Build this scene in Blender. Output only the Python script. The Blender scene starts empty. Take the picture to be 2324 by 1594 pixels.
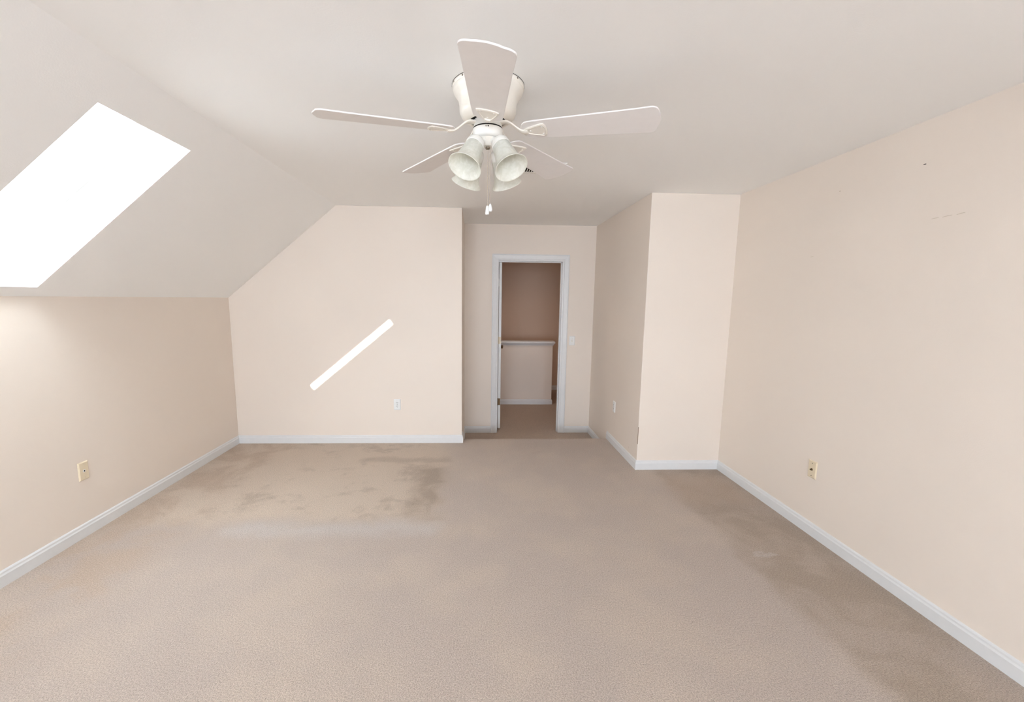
import bpy, bmesh, math, random
from mathutils import Vector, Matrix
R_ = math.radians
scene = bpy.context.scene
C = scene.collection
random.seed(7)

# ------------------------------------------------------------------ camera
IMG_W, IMG_H = 2324, 1594
CAM_F, CAM_CX, CAM_CY = 993.374, 1123.631, 819.771
YAW, PITCH, ROLL, CAM_Z = 0.04331, -0.14014, 0.0112, 1.53452
fw = Vector((math.sin(YAW) * math.cos(PITCH), math.cos(YAW) * math.cos(PITCH), math.sin(PITCH)))
rt0 = Vector((math.cos(YAW), -math.sin(YAW), 0))
up0 = rt0.cross(fw)
rt = rt0 * math.cos(ROLL) + up0 * math.sin(ROLL)
up = up0 * math.cos(ROLL) - rt0 * math.sin(ROLL)
cam_d = bpy.data.cameras.new('camera')
cam = bpy.data.objects.new('camera', cam_d)
C.objects.link(cam)
cam.matrix_world = Matrix(((rt.x, up.x, -fw.x, 0), (rt.y, up.y, -fw.y, 0), (rt.z, up.z, -fw.z, CAM_Z), (0, 0, 0, 1)))
cam_d.sensor_fit = 'HORIZONTAL'
cam_d.sensor_width = 36
cam_d.lens = CAM_F * 36 / IMG_W
cam_d.shift_x = (IMG_W / 2 - CAM_CX) / IMG_W
cam_d.shift_y = (CAM_CY - IMG_H / 2) / IMG_W
cam_d.clip_start = 0.02
scene.camera = cam

# ------------------------------------------------------------------ light
SKY_STRENGTH = 32.0
SUN_STRENGTH = 60.0
REAR_LIGHT_POWER = 320.0
EXPOSURE = -0.25
HALL_POWER = 28.0
SUN_DIR = Vector((0.721, 2.06, -0.997)).normalized()

world = bpy.data.worlds.new('sky')
scene.world = world
world.use_nodes = True
bg = world.node_tree.nodes['Background']
bg.inputs[0].default_value = (0.86, 0.93, 1.0, 1)
bg.inputs[1].default_value = SKY_STRENGTH

sun_d = bpy.data.lights.new('sun', 'SUN')
sun_d.energy = SUN_STRENGTH
sun_d.angle = R_(0.55)
sun_d.color = (1.0, 0.96, 0.9)
sun = bpy.data.objects.new('sun', sun_d)
C.objects.link(sun)
sun.location = (-3, -5, 6)
sun.rotation_euler = SUN_DIR.to_track_quat('-Z', 'Y').to_euler()

# room dimensions
H = 2.44
YR = -4.80                      # rear wall with the added window, behind the camera
D1, XL, XE, ZK, XS = 4.5646, -2.5010, -0.1511, 1.5223, -1.3983
DB, XB, XR, DD, ZL = 3.7898, 1.4720, 2.2377, 5.5014, -0.1808
YSTEP = 4.685
DH = DD + 0.118                 # hall side of the door wall
YFAR = 8.23
T = 0.12

# lamp added before the rear shade, standing in for unseen window daylight
WX0, WX1, WZ0, WZ1 = -2.0, 1.0, 0.50, 2.15
rear_light_d = bpy.data.lights.new('added_rear_light', 'AREA')
rear_light_d.shape = 'RECTANGLE'
rear_light_d.size, rear_light_d.size_y = WX1 - WX0 - 0.1, WZ1 - WZ0 - 0.1
rear_light_d.energy = REAR_LIGHT_POWER
rear_light_d.color = (0.725, 0.85, 1.0)
rear_light = bpy.data.objects.new('added_rear_light', rear_light_d)
C.objects.link(rear_light)
rear_light.location = ((WX0 + WX1) / 2, YR + 0.32, (WZ0 + WZ1) / 2)
rear_light.rotation_euler = (R_(90 + 26), 0, 0)   # shines towards +y and is tilted up to brighten the ceiling

vs = scene.view_settings
vs.view_transform = 'Standard'
vs.look = 'None'
vs.exposure = EXPOSURE
vs.gamma = 1
vs.use_curve_mapping = False
scene.cycles.max_bounces = 8
scene.cycles.diffuse_bounces = 6
scene.cycles.glossy_bounces = 3
scene.cycles.transmission_bounces = 3
scene.cycles.use_adaptive_sampling = True
scene.cycles.adaptive_threshold = 0.12
scene.cycles.adaptive_min_samples = 16
scene.cycles.caustics_reflective = False
scene.cycles.caustics_refractive = False
scene.cycles.transparent_max_bounces = 12
scene.cycles.use_denoising = True
scene.cycles.sample_clamp_indirect = 6.0


# ------------------------------------------------------------------ materials
def srgb(r, g, b):
    f = lambda c: (c / 255 / 12.92) if c / 255 <= 0.04045 else ((c / 255 + 0.055) / 1.055) ** 2.4
    return (f(r), f(g), f(b), 1)


class NT:
    """small helper to write node trees as expressions"""
    def __init__(self, name):
        self.m = bpy.data.materials.new(name)
        self.m.use_nodes = True
        self.t = self.m.node_tree
        self.b = self.t.nodes['Principled BSDF']
        self.out = self.t.nodes['Material Output']

    def put(self, sock, v):
        if hasattr(v, 'is_linked'):
            self.t.links.new(v, sock)
        else:
            sock.default_value = v

    def node(self, kind, **kw):
        n = self.t.nodes.new(kind)
        for k, v in kw.items():
            setattr(n, k, v)
        return n

    def coord(self):
        return self.node('ShaderNodeTexCoord').outputs['Object']

    def math(self, op, a, b=0.0, clamp=False):
        n = self.node('ShaderNodeMath', operation=op, use_clamp=clamp)
        self.put(n.inputs[0], a)
        self.put(n.inputs[1], b)
        return n.outputs[0]

    def noise(self, vec, scale, detail=2, rough=0.5, dist=0.0):
        n = self.node('ShaderNodeTexNoise')
        self.put(n.inputs['Vector'], vec)
        n.inputs['Scale'].default_value = scale
        n.inputs['Detail'].default_value = detail
        n.inputs['Roughness'].default_value = rough
        n.inputs['Distortion'].default_value = dist
        return n.outputs[0]

    def smooth(self, v, a, b):
        n = self.node('ShaderNodeMapRange', interpolation_type='SMOOTHSTEP')
        self.put(n.inputs[0], v)
        n.inputs[1].default_value = a
        n.inputs[2].default_value = b
        return n.outputs[0]

    def mix(self, f, a, b):
        n = self.node('ShaderNodeMix', data_type='RGBA')
        self.put(n.inputs[0], f)
        self.put(n.inputs[6], a)
        self.put(n.inputs[7], b)
        return n.outputs[2]

    def bump(self, h, strength, dist=0.002):
        n = self.node('ShaderNodeBump')
        n.inputs['Strength'].default_value = strength
        n.inputs['Distance'].default_value = dist
        self.put(n.inputs['Height'], h)
        self.t.links.new(n.outputs[0], self.b.inputs['Normal'])

    def color(self, c):
        self.put(self.b.inputs['Base Color'], c)
        return self

    def rough(self, r, spec=0.5):
        self.b.inputs['Roughness'].default_value = r
        self.b.inputs['Specular IOR Level'].default_value = spec
        return self


def paint(name, col, rough=0.6, spec=0.3, peel=0.12, var=0.03):
    n = NT(name)
    v = n.coord()
    big = n.noise(v, 1.3, 1)
    dark = tuple(c * (1 - var * 2) for c in col[:3]) + (1,)
    n.color(n.mix(big, dark, col)).rough(rough, spec)
    n.bump(n.noise(v, 160, 1), peel, 0.002)
    return n.m


def plain(name, col, rough=0.4, spec=0.5, metal=0.0):
    n = NT(name)
    v = n.coord()
    dark = tuple(c * 0.95 for c in col[:3]) + (1,)
    n.color(n.mix(n.noise(v, 30, 2), dark, col)).rough(rough, spec)
    n.b.inputs['Metallic'].default_value = metal
    return n.m


M = {}
M['wall'] = paint('cream_wall_paint', srgb(238, 226, 214), 0.55, 0.35)
M['ceiling'] = paint('white_ceiling_paint', srgb(251, 250, 248), 0.8, 0.2, var=0.008)
M['hall'] = paint('dimmed_hall_cream', srgb(222, 196, 174), 0.6, 0.3)  # wall cream turned tan: the hall's dim warm light put into the colour
M['trim'] = plain('white_trim_enamel', srgb(228, 228, 228), 0.4, 0.5)
M['door'] = plain('white_door_enamel', srgb(236, 236, 234), 0.4, 0.5)
M['plastic_white'] = plain('white_plastic', srgb(240, 240, 238), 0.35, 0.5)
M['plastic_ivory'] = plain('ivory_plastic', srgb(232, 216, 188), 0.4, 0.5)
M['dark'] = plain('dark_slot', srgb(28, 24, 21), 0.6, 0.2)
M['duct'] = plain('duct_interior', srgb(60, 50, 42), 0.8, 0.1)
M['brass'] = plain('aged_brass', srgb(120, 96, 70), 0.35, 0.5, 0.9)
M['steel'] = plain('nickel', srgb(150, 140, 125), 0.3, 0.5, 0.9)
M['fan'] = plain('white_fan_enamel', srgb(243, 240, 234), 0.32, 0.5)
M['fan_cream'] = plain('cream_fan_enamel', srgb(243, 236, 225), 0.32, 0.5)
M['blade'] = plain('white_blade_laminate', srgb(238, 233, 230), 0.45, 0.4)
M['chain'] = plain('pull_chain_metal', srgb(205, 192, 175), 0.35, 0.5, 0.6)
M['scuff'] = plain('scuff_mark', srgb(150, 130, 112), 0.8, 0.1)
M['scratch'] = plain('pale_scratch', srgb(214, 200, 184), 0.8, 0.1)
M['shade_fabric'] = plain('white_window_shade', srgb(240, 240, 238), 0.9, 0.1)


def carpet_material():
    n = NT('beige_cut_pile_carpet')
    v = n.coord()
    sep = n.node('ShaderNodeSeparateXYZ')
    n.put(sep.inputs[0], v)
    wob = n.math('SUBTRACT', n.noise(v, 4.0, 3, 0.6), 0.5)
    wob2 = n.math('SUBTRACT', n.noise(v, 2.3, 3, 0.65, 0.6), 0.5)
    x = n.math('ADD', sep.outputs[0], n.math('MULTIPLY', wob, 0.22))
    y = n.math('ADD', sep.outputs[1], n.math('MULTIPLY', wob2, 0.25))

    def box(x0, x1, y0, y1, s):
        a = n.math('MULTIPLY', n.smooth(x, x0 - s, x0 + s), n.smooth(x, x1 + s, x1 - s))
        b = n.math('MULTIPLY', n.smooth(y, y0 - s, y0 + s), n.smooth(y, y1 + s, y1 - s))
        return n.math('MULTIPLY', a, b)

    blotch = n.noise(v, 2.6, 4, 0.66, 0.5)
    cloud = n.noise(v, 1.7, 2, 0.6)
    speck = n.noise(v, 9.0, 4, 0.7)
    fine = n.noise(v, 145, 2, 0.7)
    tuft = n.noise(v, 340, 1, 0.6)
    worn = srgb(198, 183, 172)
    tan = srgb(216, 198, 180)
    brown = srgb(179, 162, 146)
    rust = srgb(199, 178, 159)
    pale = srgb(212, 204, 199)
    # general soft variation between the greyer trodden pile and the tan one
    col = n.mix(n.math('MULTIPLY', n.smooth(cloud, 0.40, 0.66), 0.38), worn, tan)
    col = n.mix(n.math('MULTIPLY', n.smooth(speck, 0.55, 0.75), 0.14), col, brown)
    # far left: pile that stood under furniture keeps its tan colour
    under = n.math('MULTIPLY', n.smooth(y, 2.80, 3.0), n.smooth(x, -0.15, -0.45))
    col = n.mix(n.math('MULTIPLY', under, 0.85), col, tan)
    col = n.mix(n.math('MULTIPLY', n.math('MULTIPLY', under, n.smooth(n.math('ADD', n.math('MULTIPLY', blotch, 0.65), n.math('MULTIPLY', speck, 0.35)), 0.50, 0.64)), 0.6), col, brown)
    # left strip along the knee wall
    left = n.smooth(x, -1.75, -2.1)
    col = n.mix(n.math('MULTIPLY', n.math('MULTIPLY', left, n.smooth(blotch, 0.40, 0.62)), 0.75), col, rust)
    # outline left by the bed
    col = n.mix(n.math('MULTIPLY', box(-0.52, -0.27, 2.88, 3.85, 0.07), n.math('ADD', n.smooth(blotch, 0.3, 0.7), 0.25)), col, brown)
    col = n.mix(n.math('MULTIPLY', box(-1.1, -0.22, 4.0, 4.12, 0.05), 0.55), col, brown)
    col = n.mix(n.math('MULTIPLY', box(-1.65, -0.25, 2.72, 2.86, 0.08), 0.55), col, pale)
    # right-hand side: unworn, darker pile along the wall
    right = n.smooth(x, 1.56, 1.70)
    col = n.mix(n.math('MULTIPLY', right, n.math('ADD', n.math('MULTIPLY', n.smooth(blotch, 0.38, 0.6), 0.45), 0.5)), col, brown)
    col = n.mix(n.math('MULTIPLY', box(1.6, 2.2, 3.1, 3.6, 0.12), 0.5), col, rust)
    # light drag marks
    col = n.mix(n.math('MULTIPLY', box(1.72, 1.90, 2.43, 2.46, 0.012), 0.5), col, pale)
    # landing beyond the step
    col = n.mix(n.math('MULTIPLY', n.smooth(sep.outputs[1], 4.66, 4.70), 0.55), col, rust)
    # pile grain
    g = n.math('ADD', n.math('MULTIPLY', fine, 0.55), n.math('MULTIPLY', tuft, 0.45))
    grain = n.smooth(g, 0.30, 0.70)
    dk = n.node('ShaderNodeMix', data_type='RGBA', blend_type='MULTIPLY')
    dk.inputs[0].default_value = 1.0
    n.put(dk.inputs[6], col)
    n.put(dk.inputs[7], n.mix(grain, (0.63, 0.615, 0.60, 1), (1.19, 1.19, 1.19, 1)))
    n.color(dk.outputs[2]).rough(0.95, 0.05)
    n.b.inputs['Sheen Weight'].default_value = 0.15
    n.b.inputs['Sheen Roughness'].default_value = 0.5
    n.bump(g, 0.8, 0.010)
    return n.m


M['carpet'] = carpet_material()


def glass_material():
    n = NT('skylight_glass')
    t = n.t
    tr = n.node('ShaderNodeBsdfTransparent')
    tr.inputs[0].default_value = (0.95, 0.97, 0.97, 1)
    gl = n.node('ShaderNodeBsdfGlossy')
    gl.inputs['Roughness'].default_value = 0.02
    lw = n.node('ShaderNodeLayerWeight')
    lw.inputs[0].default_value = 0.5
    refl = n.math('ADD', n.math('MULTIPLY', n.math('POWER', lw.outputs['Facing'], 4.0), 0.5), 0.04)
    mx = n.node('ShaderNodeMixShader')
    t.links.new(refl, mx.inputs[0])
    t.links.new(tr.outputs[0], mx.inputs[1])
    t.links.new(gl.outputs[0], mx.inputs[2])
    t.links.new(mx.outputs[0], n.out.inputs[0])
    return n.m


M['glass'] = glass_material()


def alabaster_material():
    n = NT('alabaster_glass')
    v = n.coord()
    c = n.mix(n.smooth(n.noise(v, 45, 4, 0.65, 1.0), 0.35, 0.7), srgb(240, 239, 230), srgb(252, 251, 245))
    n.color(c).rough(0.35, 0.4)
    tl = n.node('ShaderNodeBsdfTranslucent')
    n.put(tl.inputs[0], c)
    mx = n.node('ShaderNodeMixShader')
    mx.inputs[0].default_value = 0.45
    n.t.links.new(n.b.outputs[0], mx.inputs[1])
    n.t.links.new(tl.outputs[0], mx.inputs[2])
    n.t.links.new(mx.outputs[0], n.out.inputs[0])
    n.bump(n.noise(v, 220, 2), 0.15, 0.001)
    return n.m


M['alabaster'] = alabaster_material()


# ------------------------------------------------------------------ mesh helpers
class MB:
    def __init__(self):
        self.v, self.f, self.s = [], [], []

    def add(self, verts, faces, smooth=False):
        o = len(self.v)
        self.v += [tuple(p) for p in verts]
        self.f += [tuple(i + o for i in q) for q in faces]
        self.s += [smooth] * len(faces)
        return self

    def box(self, x0, x1, y0, y1, z0, z1):
        v = [(x0, y0, z0), (x1, y0, z0), (x1, y1, z0), (x0, y1, z0), (x0, y0, z1), (x1, y0, z1), (x1, y1, z1), (x0, y1, z1)]
        return self.add(v, [(0, 3, 2, 1), (4, 5, 6, 7), (0, 1, 5, 4), (1, 2, 6, 5), (2, 3, 7, 6), (3, 0, 4, 7)])

    def hexa(self, v):
        """eight corners ordered like box()"""
        return self.add(v, [(0, 3, 2, 1), (4, 5, 6, 7), (0, 1, 5, 4), (1, 2, 6, 5), (2, 3, 7, 6), (3, 0, 4, 7)])

    def loft(self, rings, smooth=False, cap=True, close=True):
        n = len(rings[0])
        v = [p for r in rings for p in r]
        f = []
        for i in range(len(rings) - 1):
            for j in range(n if close else n - 1):
                a, b = i * n + j, i * n + (j + 1) % n
                f.append((a, b, b + n, a + n))
        self.add(v, f, smooth)
        if cap:
            self.add(rings[0], [tuple(range(n))[::-1]])
            self.add(rings[-1], [tuple(range(n))])
        return self

    def lathe(self, prof, n=48, mat=None, smooth=True, cap=True):
        """prof: (r, z) pairs, about local z"""
        rings = []
        for r, z in prof:
            ring = [Vector((r * math.cos(2 * math.pi * k / n), r * math.sin(2 * math.pi * k / n), z)) for k in range(n)]
            rings.append([mat @ p for p in ring] if mat else ring)
        return self.loft(rings, smooth, cap)

    def tube(self, pts, r, n=8, smooth=True):
        rings = []
        for i, p in enumerate(pts):
            p = Vector(p)
            d = (Vector(pts[min(i + 1, len(pts) - 1)]) - Vector(pts[max(i - 1, 0)])).normalized()
            a = d.orthogonal().normalized() if i == 0 else (rings_a - d * rings_a.dot(d)).normalized()
            rings_a = a
            b = d.cross(a)
            rr = r[i] if isinstance(r, (list, tuple)) else r
            rings.append([p + a * rr * math.cos(2 * math.pi * k / n) + b * rr * math.sin(2 * math.pi * k / n) for k in range(n)])
        return self.loft(rings, smooth)

    def build(self, name, mat, parent=None, bevel=0.0, seg=2):
        me = bpy.data.meshes.new(name)
        me.from_pydata(self.v, [], self.f)
        bm = bmesh.new()
        bm.from_mesh(me)
        bmesh.ops.remove_doubles(bm, verts=bm.verts, dist=1e-6)
        bmesh.ops.recalc_face_normals(bm, faces=bm.faces)
        if bevel:
            es = [e for e in bm.edges if e.is_manifold and e.calc_face_angle(0) > 0.5]
            bmesh.ops.bevel(bm, geom=es, offset=bevel, segments=seg, affect='EDGES', profile=0.5)
        sm = any(self.s)
        for p in bm.faces:
            p.smooth = sm
        if sm:
            for e in bm.edges:
                if e.is_manifold and e.calc_face_angle(0) > R_(38):
                    e.smooth = False
        bm.to_mesh(me)
        bm.free()
        o = bpy.data.objects.new(name, me)
        me.materials.append(M[mat])
        C.objects.link(o)
        if parent:
            o.parent = parent
        return o


def tag(o, label=None, cat=None, group=None, kind=None):
    if label: o['label'] = label
    if cat: o['category'] = cat
    if group: o['group'] = group
    if kind: o['kind'] = kind
    return o


def empty(name, loc=(0, 0, 0), rot=(0, 0, 0)):
    e = bpy.data.objects.new(name, None)
    e.empty_display_size = 0.05
    C.objects.link(e)
    e.location = loc
    e.rotation_euler = rot
    return e


def struct(name, mb, mat, label, cat, bevel=0.0):
    return tag(mb.build(name, mat, bevel=bevel), label, cat, kind='structure')


def prism(poly, axis, a, b):
    """extrude a polygon of (p, q) pairs along an axis; axis 'z': (x, y), 'y': (x, z)"""
    mk = {'z': lambda p, q, w: (p, q, w), 'y': lambda p, q, w: (p, w, q), 'x': lambda p, q, w: (w, p, q)}[axis]
    return MB().loft([[mk(p, q, a) for p, q in poly], [mk(p, q, b) for p, q in poly]])


# ------------------------------------------------------------------ the shell
# upper floor and, one step lower, the landing and hall
struct('floor', prism([(XL, YR), (XR, YR), (XR, DB), (XB, DB), (XB, YSTEP), (XE, YSTEP), (XE, D1), (XL, D1)], 'z', -0.30, 0.0),
       'carpet', 'beige cut pile carpet with brown traffic stains across the attic room', 'floor')
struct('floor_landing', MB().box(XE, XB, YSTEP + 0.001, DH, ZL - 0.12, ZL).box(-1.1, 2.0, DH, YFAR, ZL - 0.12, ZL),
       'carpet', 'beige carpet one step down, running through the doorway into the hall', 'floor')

struct('ceiling', MB().box(XS, XR + T, YR - T, D1 + T, H, H + T).box(XE - T, XB + T, D1 + T, DH, H, H + T),
       'ceiling', 'flat white painted ceiling that carries the fan', 'ceiling')

# sloped ceiling with the skylight shaft, in slope coordinates (s up the slope, y, n outwards)
SL = math.hypot(XS - XL, H - ZK)
sd = Vector(((XS - XL) / SL, 0, (H - ZK) / SL))
sn = Vector((-sd.z, 0, sd.x))
S0, S1, Y0, Y1 = 0.078, 1.236, 1.985, 2.571       # opening in the slope
SH = 0.22                                          # depth of the shaft


def sp(s, y, n):
    return Vector((XL, y, ZK)) + sd * (s) + sn * n


def sbox(mb, s0, s1, y0, y1, n0, n1):
    return mb.hexa([sp(s0, y0, n0), sp(s1, y0, n0), sp(s1, y1, n0), sp(s0, y1, n0), sp(s0, y0, n1), sp(s1, y0, n1), sp(s1, y1, n1), sp(s0, y1, n1)])


mb = MB()
sa, sb_, ya, yb = -0.02, SL + 0.12, YR - T, D1 + T
sbox(mb, sa, S0, ya, yb, 0, SH)
sbox(mb, S1, SL, ya, yb, 0, SH)
sbox(mb, S0, S1, ya, Y0, 0, SH)
sbox(mb, S0, S1, Y1, yb, 0, SH)
struct('ceiling_slope', mb, 'ceiling', 'sloped white ceiling on the left with the skylight shaft cut into it', 'ceiling')

struct('wall_left', MB().box(XL - T, XL, YR - T, D1 + T, -0.3, ZK + 0.02), 'wall', 'low cream knee wall below the sloped ceiling', 'wall')
wall_back = struct('wall_back', prism([(XL, -0.3), (XE, -0.3), (XE, H), (XS, H), (XL, ZK)], 'y', D1, D1 + T), 'wall',
                   'cream gable wall with a streak of sunlight across it', 'wall', bevel=0.003)
struct('wall_alcove', MB().box(XE - T, XE, D1 + T, DD, -0.3, H), 'wall', 'short cream return wall left of the door alcove', 'wall')
OX0, OX1, OZ = 0.255, 1.082, 2.022                   # rough opening
struct('wall_door', MB().box(XE - T, OX0, DD, DH, -0.3, H).box(OX1, XB + T, DD, DH, -0.3, H).box(OX0, OX1, DD, DH, OZ, H),
       'wall', 'cream wall at the end of the alcove around the open doorway', 'wall')
wall_bump = struct('wall_bumpout', prism([(XB, DB), (XR + T, DB), (XR + T, DB + T), (XB + T, DB + T), (XB + T, DD), (XB, DD)], 'z', -0.3, H), 'wall',
                   'cream boxed out wall corner right of the door alcove', 'wall', bevel=0.003)
wall_right = struct('wall_right', MB().box(XR, XR + T, YR - T, DB, -0.3, H), 'wall', 'long cream wall on the right with a few scuffs', 'wall')
struct('wall_rear', MB().box(XL, WX0, YR - T, YR, -0.3, H).box(WX1, XR, YR - T, YR, -0.3, H)
       .box(WX0, WX1, YR - T, YR, -0.3, WZ0).box(WX0, WX1, YR - T, YR, WZ1, H),
       'wall', 'cream wall behind the viewer with the added wide shaded window', 'wall')
# hall
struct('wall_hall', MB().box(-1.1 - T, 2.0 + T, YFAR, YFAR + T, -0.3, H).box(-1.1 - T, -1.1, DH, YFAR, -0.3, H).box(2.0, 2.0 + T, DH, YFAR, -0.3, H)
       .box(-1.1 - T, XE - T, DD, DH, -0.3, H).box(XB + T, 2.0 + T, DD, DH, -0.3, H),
       'hall', 'hall walls coloured brownish for the dim warm light, seen through the doorway', 'wall')
struct('ceiling_hall', MB().box(-1.1 - T, 2.0 + T, DH, YFAR + T, H, H + T), 'ceiling', 'white hall ceiling beyond the doorway', 'ceiling')

# added rear window (unseen, behind the viewer): frame, two sashes, drawn shade
w = empty('added_window', ((WX0 + WX1) / 2, YR, WZ0))
tag(w, 'added wide white window with a drawn roller shade, unseen behind the viewer', 'window', kind='structure')
hw, hh = (WX1 - WX0) / 2, WZ1 - WZ0
MB().box(-hw, hw, -T, 0.012, 0, 0.04).box(-hw, hw, -T, 0.012, hh - 0.04, hh).box(-hw, -hw + 0.04, -T, 0.012, 0.04, hh - 0.04) \
    .box(hw - 0.04, hw, -T, 0.012, 0.04, hh - 0.04).box(-0.02, 0.02, -T, -0.03, 0.04, hh - 0.04).build('window_frame', 'trim', w)
MB().box(-hw + 0.042, hw - 0.042, -0.026, -0.022, 0.042, hh - 0.042).build('roller_shade', 'shade_fabric', w)  # unseen shade added to keep direct sun off the floor
MB().box(-hw - 0.05, hw + 0.05, 0, 0.05, -0.03, 0).build('window_sill', 'trim', w)

# skylight window set on top of the shaft
sky = empty('window_1', sp((S0 + S1) / 2, (Y0 + Y1) / 2, SH))
tag(sky, 'long skylight glowing white in the sloped ceiling', 'window', kind='structure')
inv = Matrix.Translation(-Vector(sky.location))
IY, IS = 0.085, 0.042                                # visible frame width inside the opening


def local(mb):
    mb.v = [tuple(Vector(p) - Vector(sky.location)) for p in mb.v]
    return mb


n0, n1 = SH, SH + 0.03
for (a, b, c, d) in ((S0 - 0.05, S0 + IS, Y0 - 0.05, Y1 + 0.05), (S1 - IS, S1 + 0.05, Y0 - 0.05, Y1 + 0.05),
                     (S0 + IS, S1 - IS, Y0 - 0.05, Y0 + IY), (S0 + IS, S1 - IS, Y1 - IY, Y1 + 0.05)):
    local(sbox(MB(), a, b, c, d, n0, n1)).build('sash_rail', 'trim', sky, bevel=0.002)
local(sbox(MB(), S0 + IS - 0.005, S1 - IS + 0.005, Y0 + IY - 0.005, Y1 - IY + 0.005, SH + 0.014, SH + 0.018)).build('glass_pane', 'glass', sky)

pd = bpy.data.lights.new('skylight_portal', 'AREA')
pd.shape = 'RECTANGLE'
pd.size, pd.size_y = S1 - S0, Y1 - Y0
pd.cycles.is_portal = True
po = bpy.data.objects.new('skylight_portal', pd)
C.objects.link(po)
mw = Matrix(((sd.x, 0, sn.x, 0), (sd.y, 1, sn.y, 0), (sd.z, 0, sn.z, 0), (0, 0, 0, 1)))
mw = Matrix.Translation(sp((S0 + S1) / 2, (Y0 + Y1) / 2, SH + 0.05)) @ mw
po.matrix_world = mw                                # local -z points into the room

# ------------------------------------------------------------------ baseboards
BT, BH = 0.013, 0.086
PROF = [(0, 0), (BT, 0), (BT, 0.060), (BT - 0.002, 0.064), (BT - 0.004, 0.069), (BT - 0.0045, 0.078), (BT - 0.008, 0.084), (BT - 0.012, BH), (0, BH)]


def baseboard(name, A, B, nrm, ka, kb, z, label, parent=None):
    """A, B: ends at the wall face; nrm: direction into the room; ka, kb: mitre (+1 outside corner, -1 inside, 0 square)"""
    A, B, nrm = Vector(A).to_3d(), Vector(B).to_3d(), Vector(nrm).to_3d()
    d = (B - A).normalized()
    r0 = [A + nrm * t - d * (ka * t) + Vector((0, 0, z + h)) for t, h in PROF]
    r1 = [B + nrm * t + d * (kb * t) + Vector((0, 0, z + h)) for t, h in PROF]
    o = MB().loft([r0, r1]).build(name, 'trim', parent)
    return tag(o, label, 'baseboard', kind='structure')


e = 0.0005
baseboard('baseboard_left', (XL, YR), (XL, D1), (1, 0), 0, -1, 0, 'white baseboard along the left knee wall')
baseboard('baseboard_back', (XL, D1), (XE, D1), (0, -1), -1, 1, 0, 'white baseboard along the gable wall')
baseboard('baseboard_bumpout', (XB, DB), (XR, DB), (0, -1), 1, -1, 0, 'white baseboard across the boxed out corner')
baseboard('baseboard_bumpout_side', (XB, YSTEP + 0.012), (XB, DB), (-1, 0), 0, 1, 0, 'white baseboard beside the alcove, ending at the step')
baseboard('baseboard_right', (XR, DB), (XR, YR), (-1, 0), -1, 0, 0, 'white baseboard along the right wall')
baseboard('baseboard_alcove_left', (XE, YSTEP + 0.01), (XE, DD), (1, 0), 0, -1, ZL, 'short white baseboard on the return wall below the step')
baseboard('baseboard_corner_return', (XE, D1), (XE, YSTEP + 0.005), (1, 0), 1, 0, 0, 'white baseboard stub wrapping the gable wall corner')
baseboard('baseboard_door_left', (XE, DD), (0.192, DD), (0, -1), -1, 0, ZL, 'white baseboard left of the door casing')
baseboard('baseboard_door_right', (1.146, DD), (XB, DD), (0, -1), 0, -1, ZL, 'white baseboard right of the door casing')
baseboard('baseboard_alcove_right', (XB, DD), (XB, YSTEP + 0.01), (-1, 0), -1, 0, ZL, 'white baseboard on the lower landing beside the step')
baseboard('baseboard_hall', (-1.1, YFAR), (2.0, YFAR), (0, -1), 0, 0, ZL, 'pale baseboard on the far hall wall')

# ------------------------------------------------------------------ half wall in the hall
HY, HX, HZ = 7.046, 1.243, 0.80
hwall = struct('wall_half', MB().box(-1.1, HX, HY, HY + 0.12, ZL, HZ), 'wall', 'waist high stair wall with white cap in the hall', 'wall')
MB().box(-1.1, HX + 0.035, HY - 0.035, HY + 0.155, HZ + 0.035, HZ + 0.066).build('cap_board', 'trim', hwall, bevel=0.006)
capp = [(0, 0), (0.010, 0), (0.012, 0.010), (0.018, 0.022), (0.026, 0.030), (0.026, 0.035), (0, 0.035)]
MB().loft([[Vector((-1.1, HY - t, HZ + h)) for t, h in capp], [Vector((HX + t, HY - t, HZ + h)) for t, h in capp],
           [Vector((HX + t, HY + 0.12, HZ + h)) for t, h in capp]]).build('cove_molding', 'trim', hwall)
rings = [[Vector((-1.1, HY - t, ZL + h)) for t, h in PROF], [Vector((HX + t, HY - t, ZL + h)) for t, h in PROF], [Vector((HX + t, HY + 0.12, ZL + h)) for t, h in PROF]]
MB().loft(rings).build('baseboard', 'trim', hwall)

# warm ceiling lamp added to light the hall, above the line of sight
hl = empty('added_hall_lamp', (0.55, 6.3, H))
tag(hl, 'added small round white glass ceiling lamp in the hall beyond the doorway', 'ceiling lamp')
MB().lathe([(0, 0), (0.13, 0), (0.13, -0.02), (0.12, -0.028), (0, -0.028)], 32, cap=False).build('lamp_base', 'fan', hl)
MB().lathe([(0.115, -0.026), (0.12, -0.045), (0.11, -0.07), (0.08, -0.092), (0.04, -0.104), (0, -0.107)], 32, cap=False).build('glass_bowl', 'alabaster', hl)
hl_d = bpy.data.lights.new('added_hall_light', 'SPOT')
hl_d.energy = HALL_POWER
hl_d.color = (1.0, 0.80, 0.66)
hl_d.spot_size = R_(170)
hl_d.spot_blend = 0.6
hl_d.shadow_soft_size = 0.10
hb = bpy.data.objects.new('added_hall_light', hl_d)
C.objects.link(hb)
hb.location = (0.55, 6.3, H - 0.22)

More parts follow.
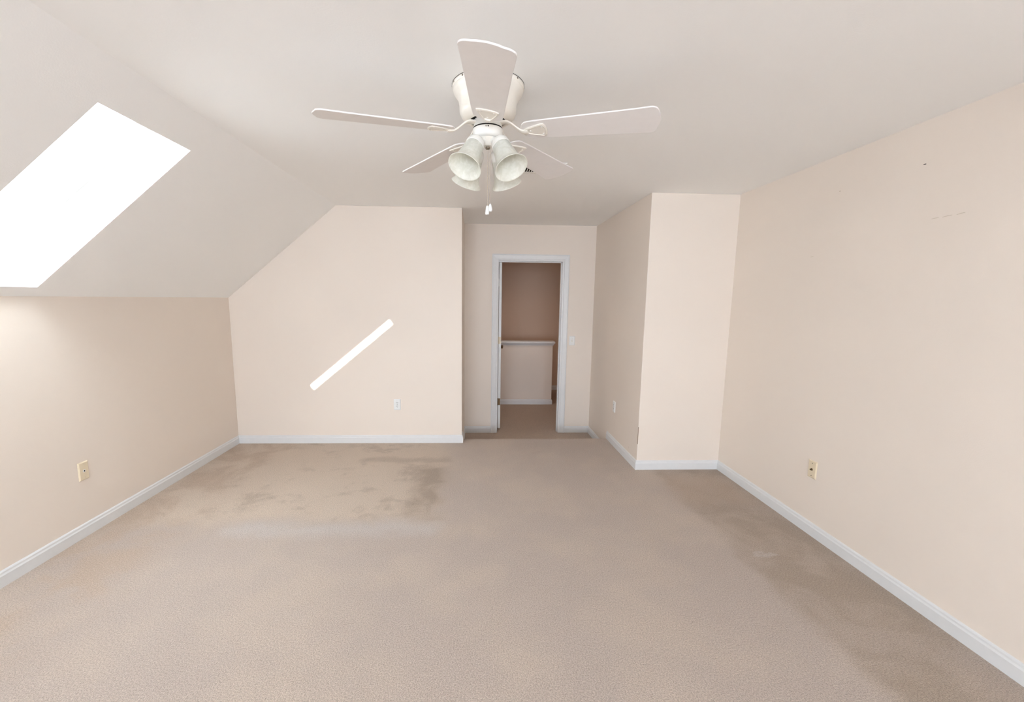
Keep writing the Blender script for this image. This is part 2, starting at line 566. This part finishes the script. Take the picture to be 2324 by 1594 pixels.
# ------------------------------------------------------------------ doorway
trim1 = empty('trim_1', (0, 0, 0))
tag(trim1, 'white moulded casing around the doorway', 'door casing', kind='structure')
CX0, CX1, CZ1 = 0.190, 1.147, 2.087                  # outer edges of the casing
CW = 0.082
cprof = [(0, 0), (0, 0.018), (0.010, 0.020), (0.016, 0.017), (0.055, 0.013), (0.064, 0.015), (0.070, 0.013), (CW, 0.010), (CW, 0)]   # (from outer edge inwards, depth)
MB().loft([[Vector((CX0 + q, DD - t, ZL)) for q, t in cprof], [Vector((CX0 + q, DD - t, CZ1 - q)) for q, t in cprof]]).build('side_casing', 'trim', trim1)
MB().loft([[Vector((CX1 - q, DD - t, ZL)) for q, t in cprof], [Vector((CX1 - q, DD - t, CZ1 - q)) for q, t in cprof]]).build('side_casing', 'trim', trim1)
MB().loft([[Vector((CX0 + q, DD - t, CZ1 - q)) for q, t in cprof], [Vector((CX1 - q, DD - t, CZ1 - q)) for q, t in cprof]]).build('head_casing', 'trim', trim1)
JX0, JX1, JZ = OX0 + 0.018, OX1 - 0.018, OZ - 0.018
MB().box(OX0, JX0, DD, DH, ZL, OZ).build('jamb', 'trim', trim1)
MB().box(JX1, OX1, DD, DH, ZL, OZ).build('jamb', 'trim', trim1)
MB().box(JX0, JX1, DD, DH, JZ, OZ).build('jamb', 'trim', trim1)
MB().box(JX1 - 0.011, JX1, DD + 0.035, DH - 0.04, ZL, JZ).build('door_stop', 'trim', trim1)
MB().box(JX0, JX1, DD + 0.035, DH - 0.04, JZ - 0.011, JZ).build('door_stop', 'trim', trim1)

door = empty('door_1', (JX0 + 0.010, DH + 0.004, ZL + 0.02))
tag(door, 'white door standing open into the hall, seen edge on', 'door', kind='structure')
DW, DT, DHH = 0.765, 0.035, JZ - ZL - 0.025
MB().box(0, DT, 0, DW, 0, DHH).build('door_slab', 'door', door, bevel=0.0015)
for (y0, y1) in ((0.10, 0.345), (0.42, 0.665)):
    for (z0, z1) in ((0.22, 0.80), (0.95, 1.60), (1.72, 2.02)):
        MB().box(DT, DT + 0.006, y0, y1, z0, z1).build('raised_panel', 'door', door, bevel=0.004)
kz = 0.831 - ZL
for s, x0 in ((1, DT), (-1, 0)):
    k = MB().lathe([(0.0, 0), (0.031, 0), (0.031, 0.006), (0.026, 0.011), (0.012, 0.014), (0.011, 0.034), (0.021, 0.042), (0.027, 0.053), (0.024, 0.064), (0.010, 0.069), (0, 0.07)], 24,
                   Matrix.Translation((x0, 0.70, kz)) @ Matrix.Rotation(R_(90) * s, 4, 'Y')).build('door_knob', 'brass', door)
for hz, mt, lb in ((1.70, 'door', None), (0.965, 'plastic_ivory', 'pale painted hinge'), (0.155, 'brass', 'dark brass hinge')):
    h = MB().box(0.003, DT - 0.003, -0.0025, 0.0, hz - ZL - 0.02, hz - ZL + 0.07).build('hinge', mt, door, bevel=0.001)
    MB().lathe([(0.0055, -0.003), (0.0055, 0.093)], 12, Matrix.Translation((-0.002, 0.002, hz - ZL - 0.02))).build('hinge_pin', mt, h)
    if lb: h['label'] = lb


# ------------------------------------------------------------------ wall plates
def plate(name, loc, rz, mat, label, cat, wd=0.072, ht=0.118):
    """root at the wall face; local -y is towards the room"""
    t = empty(name, loc, (0, 0, rz))
    tag(t, label, cat)
    a, b = wd / 2, ht / 2
    MB().loft([[Vector((sx * a, 0, sz * b)) for sx, sz in ((-1, -1), (1, -1), (1, 1), (-1, 1))],
               [Vector((sx * a, -0.002, sz * b)) for sx, sz in ((-1, -1), (1, -1), (1, 1), (-1, 1))],
               [Vector((sx * (a - 0.006), -0.0065, sz * (b - 0.006))) for sx, sz in ((-1, -1), (1, -1), (1, 1), (-1, 1))]]).build('cover_plate', mat, t)
    return t


def screw(parent, z, mat='steel', y=-0.0065, r=0.0032):
    s = MB().lathe([(r, 0), (r, 0.0008), (r * 0.6, 0.0014), (0, 0.0015)], 12, Matrix.Translation((0, y, z)) @ Matrix.Rotation(R_(90), 4, 'X')).build('screw', mat, parent)
    MB().box(-r * 0.8, r * 0.8, y - 0.0017, y - 0.0013, z - 0.0005, z + 0.0005).build('screw_slot', 'dark', s)


def outlet(name, loc, rz, label):
    t = plate(name, loc, rz, 'plastic_white', label, 'power outlet')
    screw(t, 0, 'steel')
    for z in (0.0195, -0.0195):
        pts = []
        for k in range(24):
            an = 2 * math.pi * k / 24
            pts.append((max(-0.0165, min(0.0165, 0.0195 * math.cos(an))), 0.0145 * math.sin(an) if abs(math.sin(an)) < 0.93 else 0.0135 * (1 if math.sin(an) > 0 else -1)))
        r_ = MB().loft([[Vector((px, -0.0065, z + pz)) for px, pz in pts], [Vector((px * 0.97, -0.0085, z + pz * 0.97)) for px, pz in pts]]).build('socket_face', 'plastic_white', t)
        for x in (-0.0065, 0.0065):
            MB().box(x - 0.0014, x + 0.0014, -0.0092, -0.0082, z - 0.001, z + 0.0085).build('slot', 'dark', r_)
        MB().lathe([(0.0026, 0), (0.0026, 0.0008)], 12, Matrix.Translation((0, -0.0084, z - 0.0068)) @ Matrix.Rotation(R_(90), 4, 'X')).build('ground_hole', 'dark', r_)
    return t


outlet('wall_outlet', (-0.834, D1, 0.419), 0, 'white duplex outlet on the gable wall under the streak of sunlight')
outlet('wall_outlet', (XB, 4.493, 0.415), R_(-90), 'white duplex outlet seen edge on beside the door alcove')

sw = plate('light_switch', (1.214, DD, 1.024), 0, 'plastic_white', 'white toggle light switch on the wall right of the doorway', 'light switch')
MB().box(-0.0055, 0.0055, -0.0072, -0.0062, -0.0125, 0.0125).build('toggle_slot', 'plastic_ivory', sw)
MB().hexa([(-0.0045, -0.0065, -0.006), (0.0045, -0.0065, -0.006), (0.0045, -0.0065, 0.004), (-0.0045, -0.0065, 0.004),
           (-0.004, -0.017, 0.004), (0.004, -0.017, 0.004), (0.004, -0.016, 0.009), (-0.004, -0.016, 0.009)]).build('toggle', 'plastic_white', sw, bevel=0.001)
screw(sw, 0.030, 'plastic_white')
screw(sw, -0.030, 'plastic_white')

cj = plate('wall_jack', (XL, 2.7725, 0.422), R_(90), 'plastic_ivory', 'ivory jack plate with a small dark hole on the left knee wall', 'wall jack')
screw(cj, 0.042, 'plastic_ivory')
screw(cj, -0.042, 'plastic_ivory')
MB().lathe([(0.0095, 0), (0.0095, 0.0012), (0.0075, 0.0016), (0.0075, 0.001)], 20, Matrix.Translation((0, -0.0065, 0)) @ Matrix.Rotation(R_(90), 4, 'X')).build('jack_collar', 'plastic_white', cj)
MB().lathe([(0.005, 0), (0.005, 0.0022)], 16, Matrix.Translation((0, -0.0065, 0)) @ Matrix.Rotation(R_(90), 4, 'X')).build('jack_hole', 'dark', cj)

cx = plate('cable_jack', (XR, 2.689, 0.438), R_(-90), 'plastic_ivory', 'ivory cable jack plate with a threaded connector on the right wall', 'cable jack')
screw(cx, 0.042, 'steel')
screw(cx, -0.042, 'steel')
my = Matrix.Translation((0, -0.0065, 0)) @ Matrix.Rotation(R_(90), 4, 'X')
MB().lathe([(0.0085, 0), (0.0085, 0.0025)], 6, my, smooth=False).build('hex_nut', 'brass', cx)
prof = []
for k in range(7):
    prof += [(0.0052, 0.0025 + k * 0.0014), (0.0043, 0.0032 + k * 0.0014)]
cn = MB().lathe(prof, 20, my).build('threaded_barrel', 'brass', cx)
MB().lathe([(0.003, 0.0118), (0.003, 0.0124)], 12, my).build('barrel_hole', 'dark', cn)

# ------------------------------------------------------------------ ceiling register, mostly behind the fan
VX0, VX1, VY0, VY1 = 0.285, 0.600, 3.045, 3.290
vent = empty('ceiling_vent', ((VX0 + VX1) / 2, (VY0 + VY1) / 2, H))
tag(vent, 'white ceiling air vent with dark louvres half hidden behind the fan', 'air vent')
vx, vy, vw = (VX1 - VX0) / 2, (VY1 - VY0) / 2, 0.024
for (a, b, c, d) in ((-vx, vx, -vy, -vy + vw), (-vx, vx, vy - vw, vy), (-vx, -vx + vw, -vy + vw, vy - vw), (vx - vw, vx, -vy + vw, vy - vw)):
    MB().box(a, b, c, d, -0.008, 0.0).build('frame_rail', 'fan', vent, bevel=0.002)
MB().box(-vx + vw, vx - vw, -vy + vw, vy - vw, -0.0012, -0.0002).build('duct_opening', 'duct', vent)
lv = None
nl = 16
for k in range(nl):
    xx = -vx + vw + (k + 0.5) * (2 * (vx - vw)) / nl
    if lv is None:
        m_ = MB().hexa([(-0.0045, -vy + vw, -0.0075), (-0.0035, -vy + vw, -0.0085), (-0.0035, vy - vw, -0.0085), (-0.0045, vy - vw, -0.0075),
                        (0.0025, -vy + vw, -0.0015), (0.0035, -vy + vw, -0.0025), (0.0035, vy - vw, -0.0025), (0.0025, vy - vw, -0.0015)])
        lv = m_.build('louvre', 'fan', vent)
        o = lv
    else:
        o = lv.copy()
        C.objects.link(o)
        o.parent = vent
    o.location = (xx, 0, 0)

# ------------------------------------------------------------------ ceiling fan
FX, FY = 0.045, 2.03
fan = empty('ceiling_fan', (FX, FY, H))
tag(fan, 'white five blade ceiling fan with four alabaster light shades', 'ceiling fan')
z = lambda h: h - H                                  # world height to fan height
can = MB().lathe([(0, z(2.44)), (0.154, z(2.44)), (0.154, z(2.428)), (0.1525, z(2.425)), (0.1505, z(2.424)), (0.1505, z(2.418)), (0.1485, z(2.413)), (0.143, z(2.404)), (0.136, z(2.394)),
                  (0.1295, z(2.382)), (0.1255, z(2.370)), (0.1235, z(2.356)), (0.1230, z(2.342)), (0.1215, z(2.330)), (0.1165, z(2.318)), (0.108, z(2.308)), (0.094, z(2.300)),
                  (0.080, z(2.2975)), (0.078, z(2.300)), (0.078, z(2.315)), (0, z(2.315))], 64, cap=False).build('motor_housing', 'fan_cream', fan)
MB().lathe([(0.1556, z(2.4402)), (0.1556, z(2.4382))], 64, cap=False).build('ceiling_gasket', 'dark', fan)
for an in (200, 226, 250, 270, 290, 320):
    a = R_(an)
    mt = Matrix.Translation((0.1538 * math.cos(a), 0.1538 * math.sin(a), z(2.433))) @ Matrix.Rotation(a, 4, 'Z') @ Matrix.Rotation(R_(90), 4, 'Y')
    MB().lathe([(0.004, 0), (0.004, 0.001), (0.002, 0.0018)], 10, mt).build('canopy_screw', 'steel', can)
MB().lathe([(0, z(2.312)), (0.076, z(2.312)), (0.076, z(2.302)), (0.0, z(2.302))], 40, cap=False).build('motor_core', 'dark', fan)
MB().lathe([(0, z(2.304)), (0.060, z(2.304)), (0.061, z(2.300)), (0.061, z(2.276)), (0.062, z(2.2705)), (0, z(2.2705))], 48, cap=False).build('rotor_hub', 'fan', fan)
MB().lathe([(0, z(2.2708)), (0.0632, z(2.2708)), (0.0632, z(2.2668)), (0, z(2.2668))], 48, cap=False).build('gap_ring', 'dark', fan)
hou = MB().lathe([(0, z(2.2664)), (0.0625, z(2.2664)), (0.0645, z(2.265)), (0.0645, z(2.260)), (0.0635, z(2.238)), (0.062, z(2.233)), (0.057, z(2.228)), (0.048, z(2.226)), (0, z(2.226))], 48, cap=False).build('switch_housing', 'fan', fan)
for an, mtl in ((262, 'steel'), (270, 'dark'), (285, 'fan_cream')):
    a = R_(an)
    mt = Matrix.Translation((0.0640 * math.cos(a), 0.0640 * math.sin(a), z(2.2590))) @ Matrix.Rotation(a, 4, 'Z') @ Matrix.Rotation(R_(90), 4, 'Y')
    MB().lathe([(0.0028, 0), (0.0028, 0.001), (0.0014, 0.0015)], 10, mt).build('housing_screw', mtl, hou)
MB().lathe([(0, z(2.2265)), (0.046, z(2.2265)), (0.040, z(2.218)), (0.030, z(2.204)), (0.024, z(2.196)), (0, z(2.194))], 40, cap=False).build('light_fitter', 'fan_cream', fan)

BLA, BPH, BZ = -1.598, 0.18, 2.2535


def blade_outline():
    """(radius, lateral) outline, + lateral is the raised side"""
    r0, r1 = 0.150, 0.712
    hw_ = lambda r: 0.060 + (0.0875 - 0.060) * (r - r0) / (r1 - r0)
    pts = []
    rc = 0.040
    for k in range(9):                              # rounded inner end
        a = -math.pi / 2 + math.pi * k / 8
        pts.append((r0 + 0.036 - 0.036 * math.cos(a), hw_(r0) * math.sin(a)))
    for k in range(1, 6):
        r = r0 + 0.036 + (r1 - rc - r0 - 0.036) * k / 6
        pts.append((r, hw_(r)))
    for k in range(6):                              # outer corners with a bowed end
        a = math.pi / 2 - math.pi / 2 * k / 5
        pts.append((r1 - rc + (rc - 0.010) * math.cos(a), hw_(r1) - rc + rc * math.sin(a)))
    for q in (0.03, 0.0, -0.03):
        pts.append((r1 - 0.010 * (q / 0.0475) ** 2, q))
    for k in range(6):
        a = -math.pi / 2 * k / 5
        pts.append((r1 - rc + (rc - 0.010) * math.cos(a), -(hw_(r1) - rc) + rc * math.sin(a)))
    for k in range(5, 0, -1):
        r = r0 + 0.036 + (r1 - rc - r0 - 0.036) * k / 6
        pts.append((r, -hw_(r)))
    return pts


def blade_space(i):
    t = BLA - 2 * math.pi / 5 * i
    u = Vector((math.cos(t), math.sin(t), 0))
    c = Vector((math.sin(t), -math.cos(t), 0))
    u = (u + Vector((0, 0, -0.022))).normalized()     # blades droop a little towards the tips
    lat = c * math.cos(BPH) + Vector((0, 0, math.sin(BPH)))
    nn = lat.cross(u).normalized()
    if nn.z < 0: nn = -nn
    return u, c, lat, nn


for i in range(5):
    u, c, lat, nn = blade_space(i)
    base = Vector((0, 0, z(BZ)))
    pts = blade_outline()
    lo = [base + u * r + lat * q - nn * 0.003 for r, q in pts]
    hi = [base + u * r + lat * q + nn * 0.003 for r, q in pts]
    MB().loft([lo, hi]).build('fan_blade', 'blade', fan, bevel=0.0012, seg=1)
    # bracket: curved arm from the rotor to a shield-shaped plate under the blade
    arm = []
    for k in range(11):
        f = k / 10
        r = 0.058 + 0.122 * f
        g = min(1, max(0, (f - 0.18) / 0.70))
        s = g * g * (3 - 2 * g)
        hz = 2.290 * (1 - s) + (BZ - 0.0085) * s + 0.022 * r * (1 - s)
        wd = 0.016 - 0.004 * f
        ll = c * (1 - s) + lat * s
        p = u * r + Vector((0, 0, z(hz)))
        th = 0.0055
        upv = Vector((0, 0, 1)) * (1 - s) + nn * s
        arm.append([p - ll * wd - upv * th * 0.6, p - ll * wd * 0.7 - upv * th, p + ll * wd * 0.7 - upv * th, p + ll * wd - upv * th * 0.6, p + ll * wd + upv * th * 0.6, p - ll * wd + upv * th * 0.6])
    br = MB().loft(arm, smooth=True).build('blade_bracket', 'fan_cream', fan)
    shield = [(0.160, -0.010), (0.160, 0.010), (0.178, 0.020), (0.210, 0.034), (0.240, 0.044), (0.252, 0.045), (0.259, 0.030), (0.2625, 0.010), (0.2625, -0.010), (0.259, -0.030),
              (0.252, -0.045), (0.240, -0.044), (0.210, -0.034), (0.178, -0.020)]
    MB().loft([[base + u * r + lat * q - nn * 0.0035 for r, q in shield], [base + u * r + lat * q - nn * 0.0075 for r, q in shield],
               [base + u * (0.213 + (r - 0.213) * 0.86) + lat * (q * 0.84) - nn * 0.0095 for r, q in shield],
               [base + u * (0.213 + (r - 0.213) * 0.78) + lat * (q * 0.76) - nn * 0.0070 for r, q in shield]]).build('bracket_plate', 'fan_cream', br)
    for (r, q) in ((0.243, 0.026), (0.243, -0.026), (0.192, 0.0)):
        p = base + u * r + lat * q - nn * 0.0072
        rotm = nn.to_track_quat('Z', 'Y').to_matrix().to_4x4()
        MB().lathe([(0.004, 0), (0.004, -0.0012), (0.002, -0.0022)], 10, Matrix.Translation(p) @ rotm).build('bracket_screw', 'fan', br)

# four lamps
TILT = R_(34)
for az in (234, 305, 126, 55):
    a = R_(az)
    dirv = Vector((math.cos(a) * math.sin(TILT), math.sin(a) * math.sin(TILT), -math.cos(TILT)))
    start = Vector((math.cos(a) * 0.076, math.sin(a) * 0.076, z(2.205)))
    mt = Matrix.Translation(start) @ dirv.to_track_quat('Z', 'Y').to_matrix().to_4x4()
    cup = MB().lathe([(0, 0.0), (0.020, 0.001), (0.030, 0.006), (0.0365, 0.015), (0.0395, 0.027), (0.0400, 0.040), (0.0380, 0.0405), (0.036, 0.030), (0, 0.028)], 36, mt, cap=False).build('lamp_holder', 'fan', fan)
    p2 = Vector((math.cos(a) * 0.025, math.sin(a) * 0.025, z(2.214)))
    MB().tube([p2, (p2 + start) / 2 + Vector((0, 0, 0.004)), start + dirv * 0.012], 0.011, 12).build('lamp_arm', 'fan', cup)
    sh = [(0.0355, 0.030), (0.0372, 0.046), (0.0395, 0.064), (0.0425, 0.082), (0.0455, 0.098), (0.0485, 0.112), (0.0530, 0.124), (0.0590, 0.134), (0.0660, 0.142), (0.0672, 0.1435), (0.0668, 0.1455)]
    sh = [(r * 1.06, 0.030 + (d - 0.030) * 1.14) for r, d in sh]
    inn = [(r - 0.0032, d + 0.0012) for r, d in sh[:-1]][::-1]
    MB().lathe(sh + inn, 48, mt, cap=False).build('glass_shade', 'alabaster', fan)
    MB().lathe([(0, 0.026), (0.012, 0.027), (0.013, 0.050), (0.0125, 0.056), (0, 0.056)], 20, mt, cap=False).build('bulb_socket', 'fan_cream', fan)

# pull chains with ball links and drop knobs
nut = MB().lathe([(0, z(2.200)), (0.010, z(2.200)), (0.010, z(2.188)), (0.006, z(2.184)), (0, z(2.183))], 16, cap=False).build('finial_nut', 'steel', fan)
for (dx, dy, zt, zb, kx) in ((0.001, -0.004, 2.190, 1.947, 0), (0.0105, 0.004, 2.205, 1.957, 1)):
    ch = MB()
    nb = 52
    for k in range(nb):
        zz = zt + (zb - zt) * k / (nb - 1)
        ch.lathe([(0.0, zz - H - 0.0017), (0.0014, zz - H - 0.0012), (0.0019, zz - H), (0.0014, zz - H + 0.0012), (0, zz - H + 0.0017)], 6, Matrix.Translation((dx, dy, 0)), cap=False)
    ch.tube([(dx, dy, z(zt)), (dx, dy, z(zb))], 0.0007, 6)
    chn = ch.build('pull_chain', 'chain', fan)
    lo = zb - 0.040
    if kx == 0:
        pr = [(0.003, zb), (0.0048, zb - 0.004), (0.0065, zb - 0.016), (0.0085, zb - 0.030), (0.0082, zb - 0.036), (0.006, zb - 0.0385), (0, zb - 0.036)]
    else:
        pr = [(0.0025, zb), (0.006, zb - 0.007), (0.0092, zb - 0.019), (0.0098, zb - 0.026), (0.0085, zb - 0.031), (0.005, zb - 0.034), (0, zb - 0.0345)]
    tl = Matrix.Translation((dx + (0.003 if kx else -0.001), dy, -H))
    MB().lathe(pr, 20, tl, cap=False).build('pull_knob', 'plastic_white', chn)


# ------------------------------------------------------------------ small marks on the walls
def mark(name, parent, pts, w, mat, axis='x', face=XR, sgn=-1):
    """thin raised streak on a wall; pts are (y, z) on an x-wall"""
    rings = []
    for i, (p, q) in enumerate(pts):
        ww = w * (0.35 + 0.65 * math.sin(math.pi * (i + 0.5) / len(pts)))
        rings.append([Vector((face, p, q - ww)), Vector((face, p, q + ww)), Vector((face + sgn * 0.0006, p, q + ww * 0.6)), Vector((face + sgn * 0.0006, p, q - ww * 0.6))])
    return MB().loft(rings).build(name, mat, parent)


mark('nail_mark', wall_right, [(2.222, 2.2280), (2.215, 2.2285), (2.208, 2.2275)], 0.0022, 'dark')
mark('nail_mark', wall_right, [(2.735, 2.2190), (2.731, 2.2200), (2.728, 2.2205)], 0.0022, 'scuff')
mark('scratch', wall_right, [(2.142, 1.9505), (2.125, 1.9515), (2.108, 1.951)], 0.0016, 'scratch')
mark('scratch', wall_right, [(2.092, 1.950), (2.070, 1.952), (2.048, 1.9525)], 0.0016, 'scratch')
mark('scratch', wall_right, [(2.028, 1.950), (2.010, 1.953), (1.992, 1.954)], 0.0018, 'scratch')
mark('scratch', wall_right, [(2.915, 1.8385), (2.906, 1.840), (2.890, 1.8405)], 0.0016, 'scratch')
mark('scuff', wall_bump, [(4.470, 0.255), (4.472, 0.243), (4.471, 0.229)], 0.006, 'scratch', face=XB)
mark('scuff', wall_bump, [(4.010, 0.140), (4.008, 0.131), (4.006, 0.122)], 0.006, 'scratch', face=XB)
MB().box(XB - 0.0004, XB + 0.004, DB - 0.0001, DB + 0.004, 0.24, 0.40).build('corner_dent', 'scuff', wall_bump)
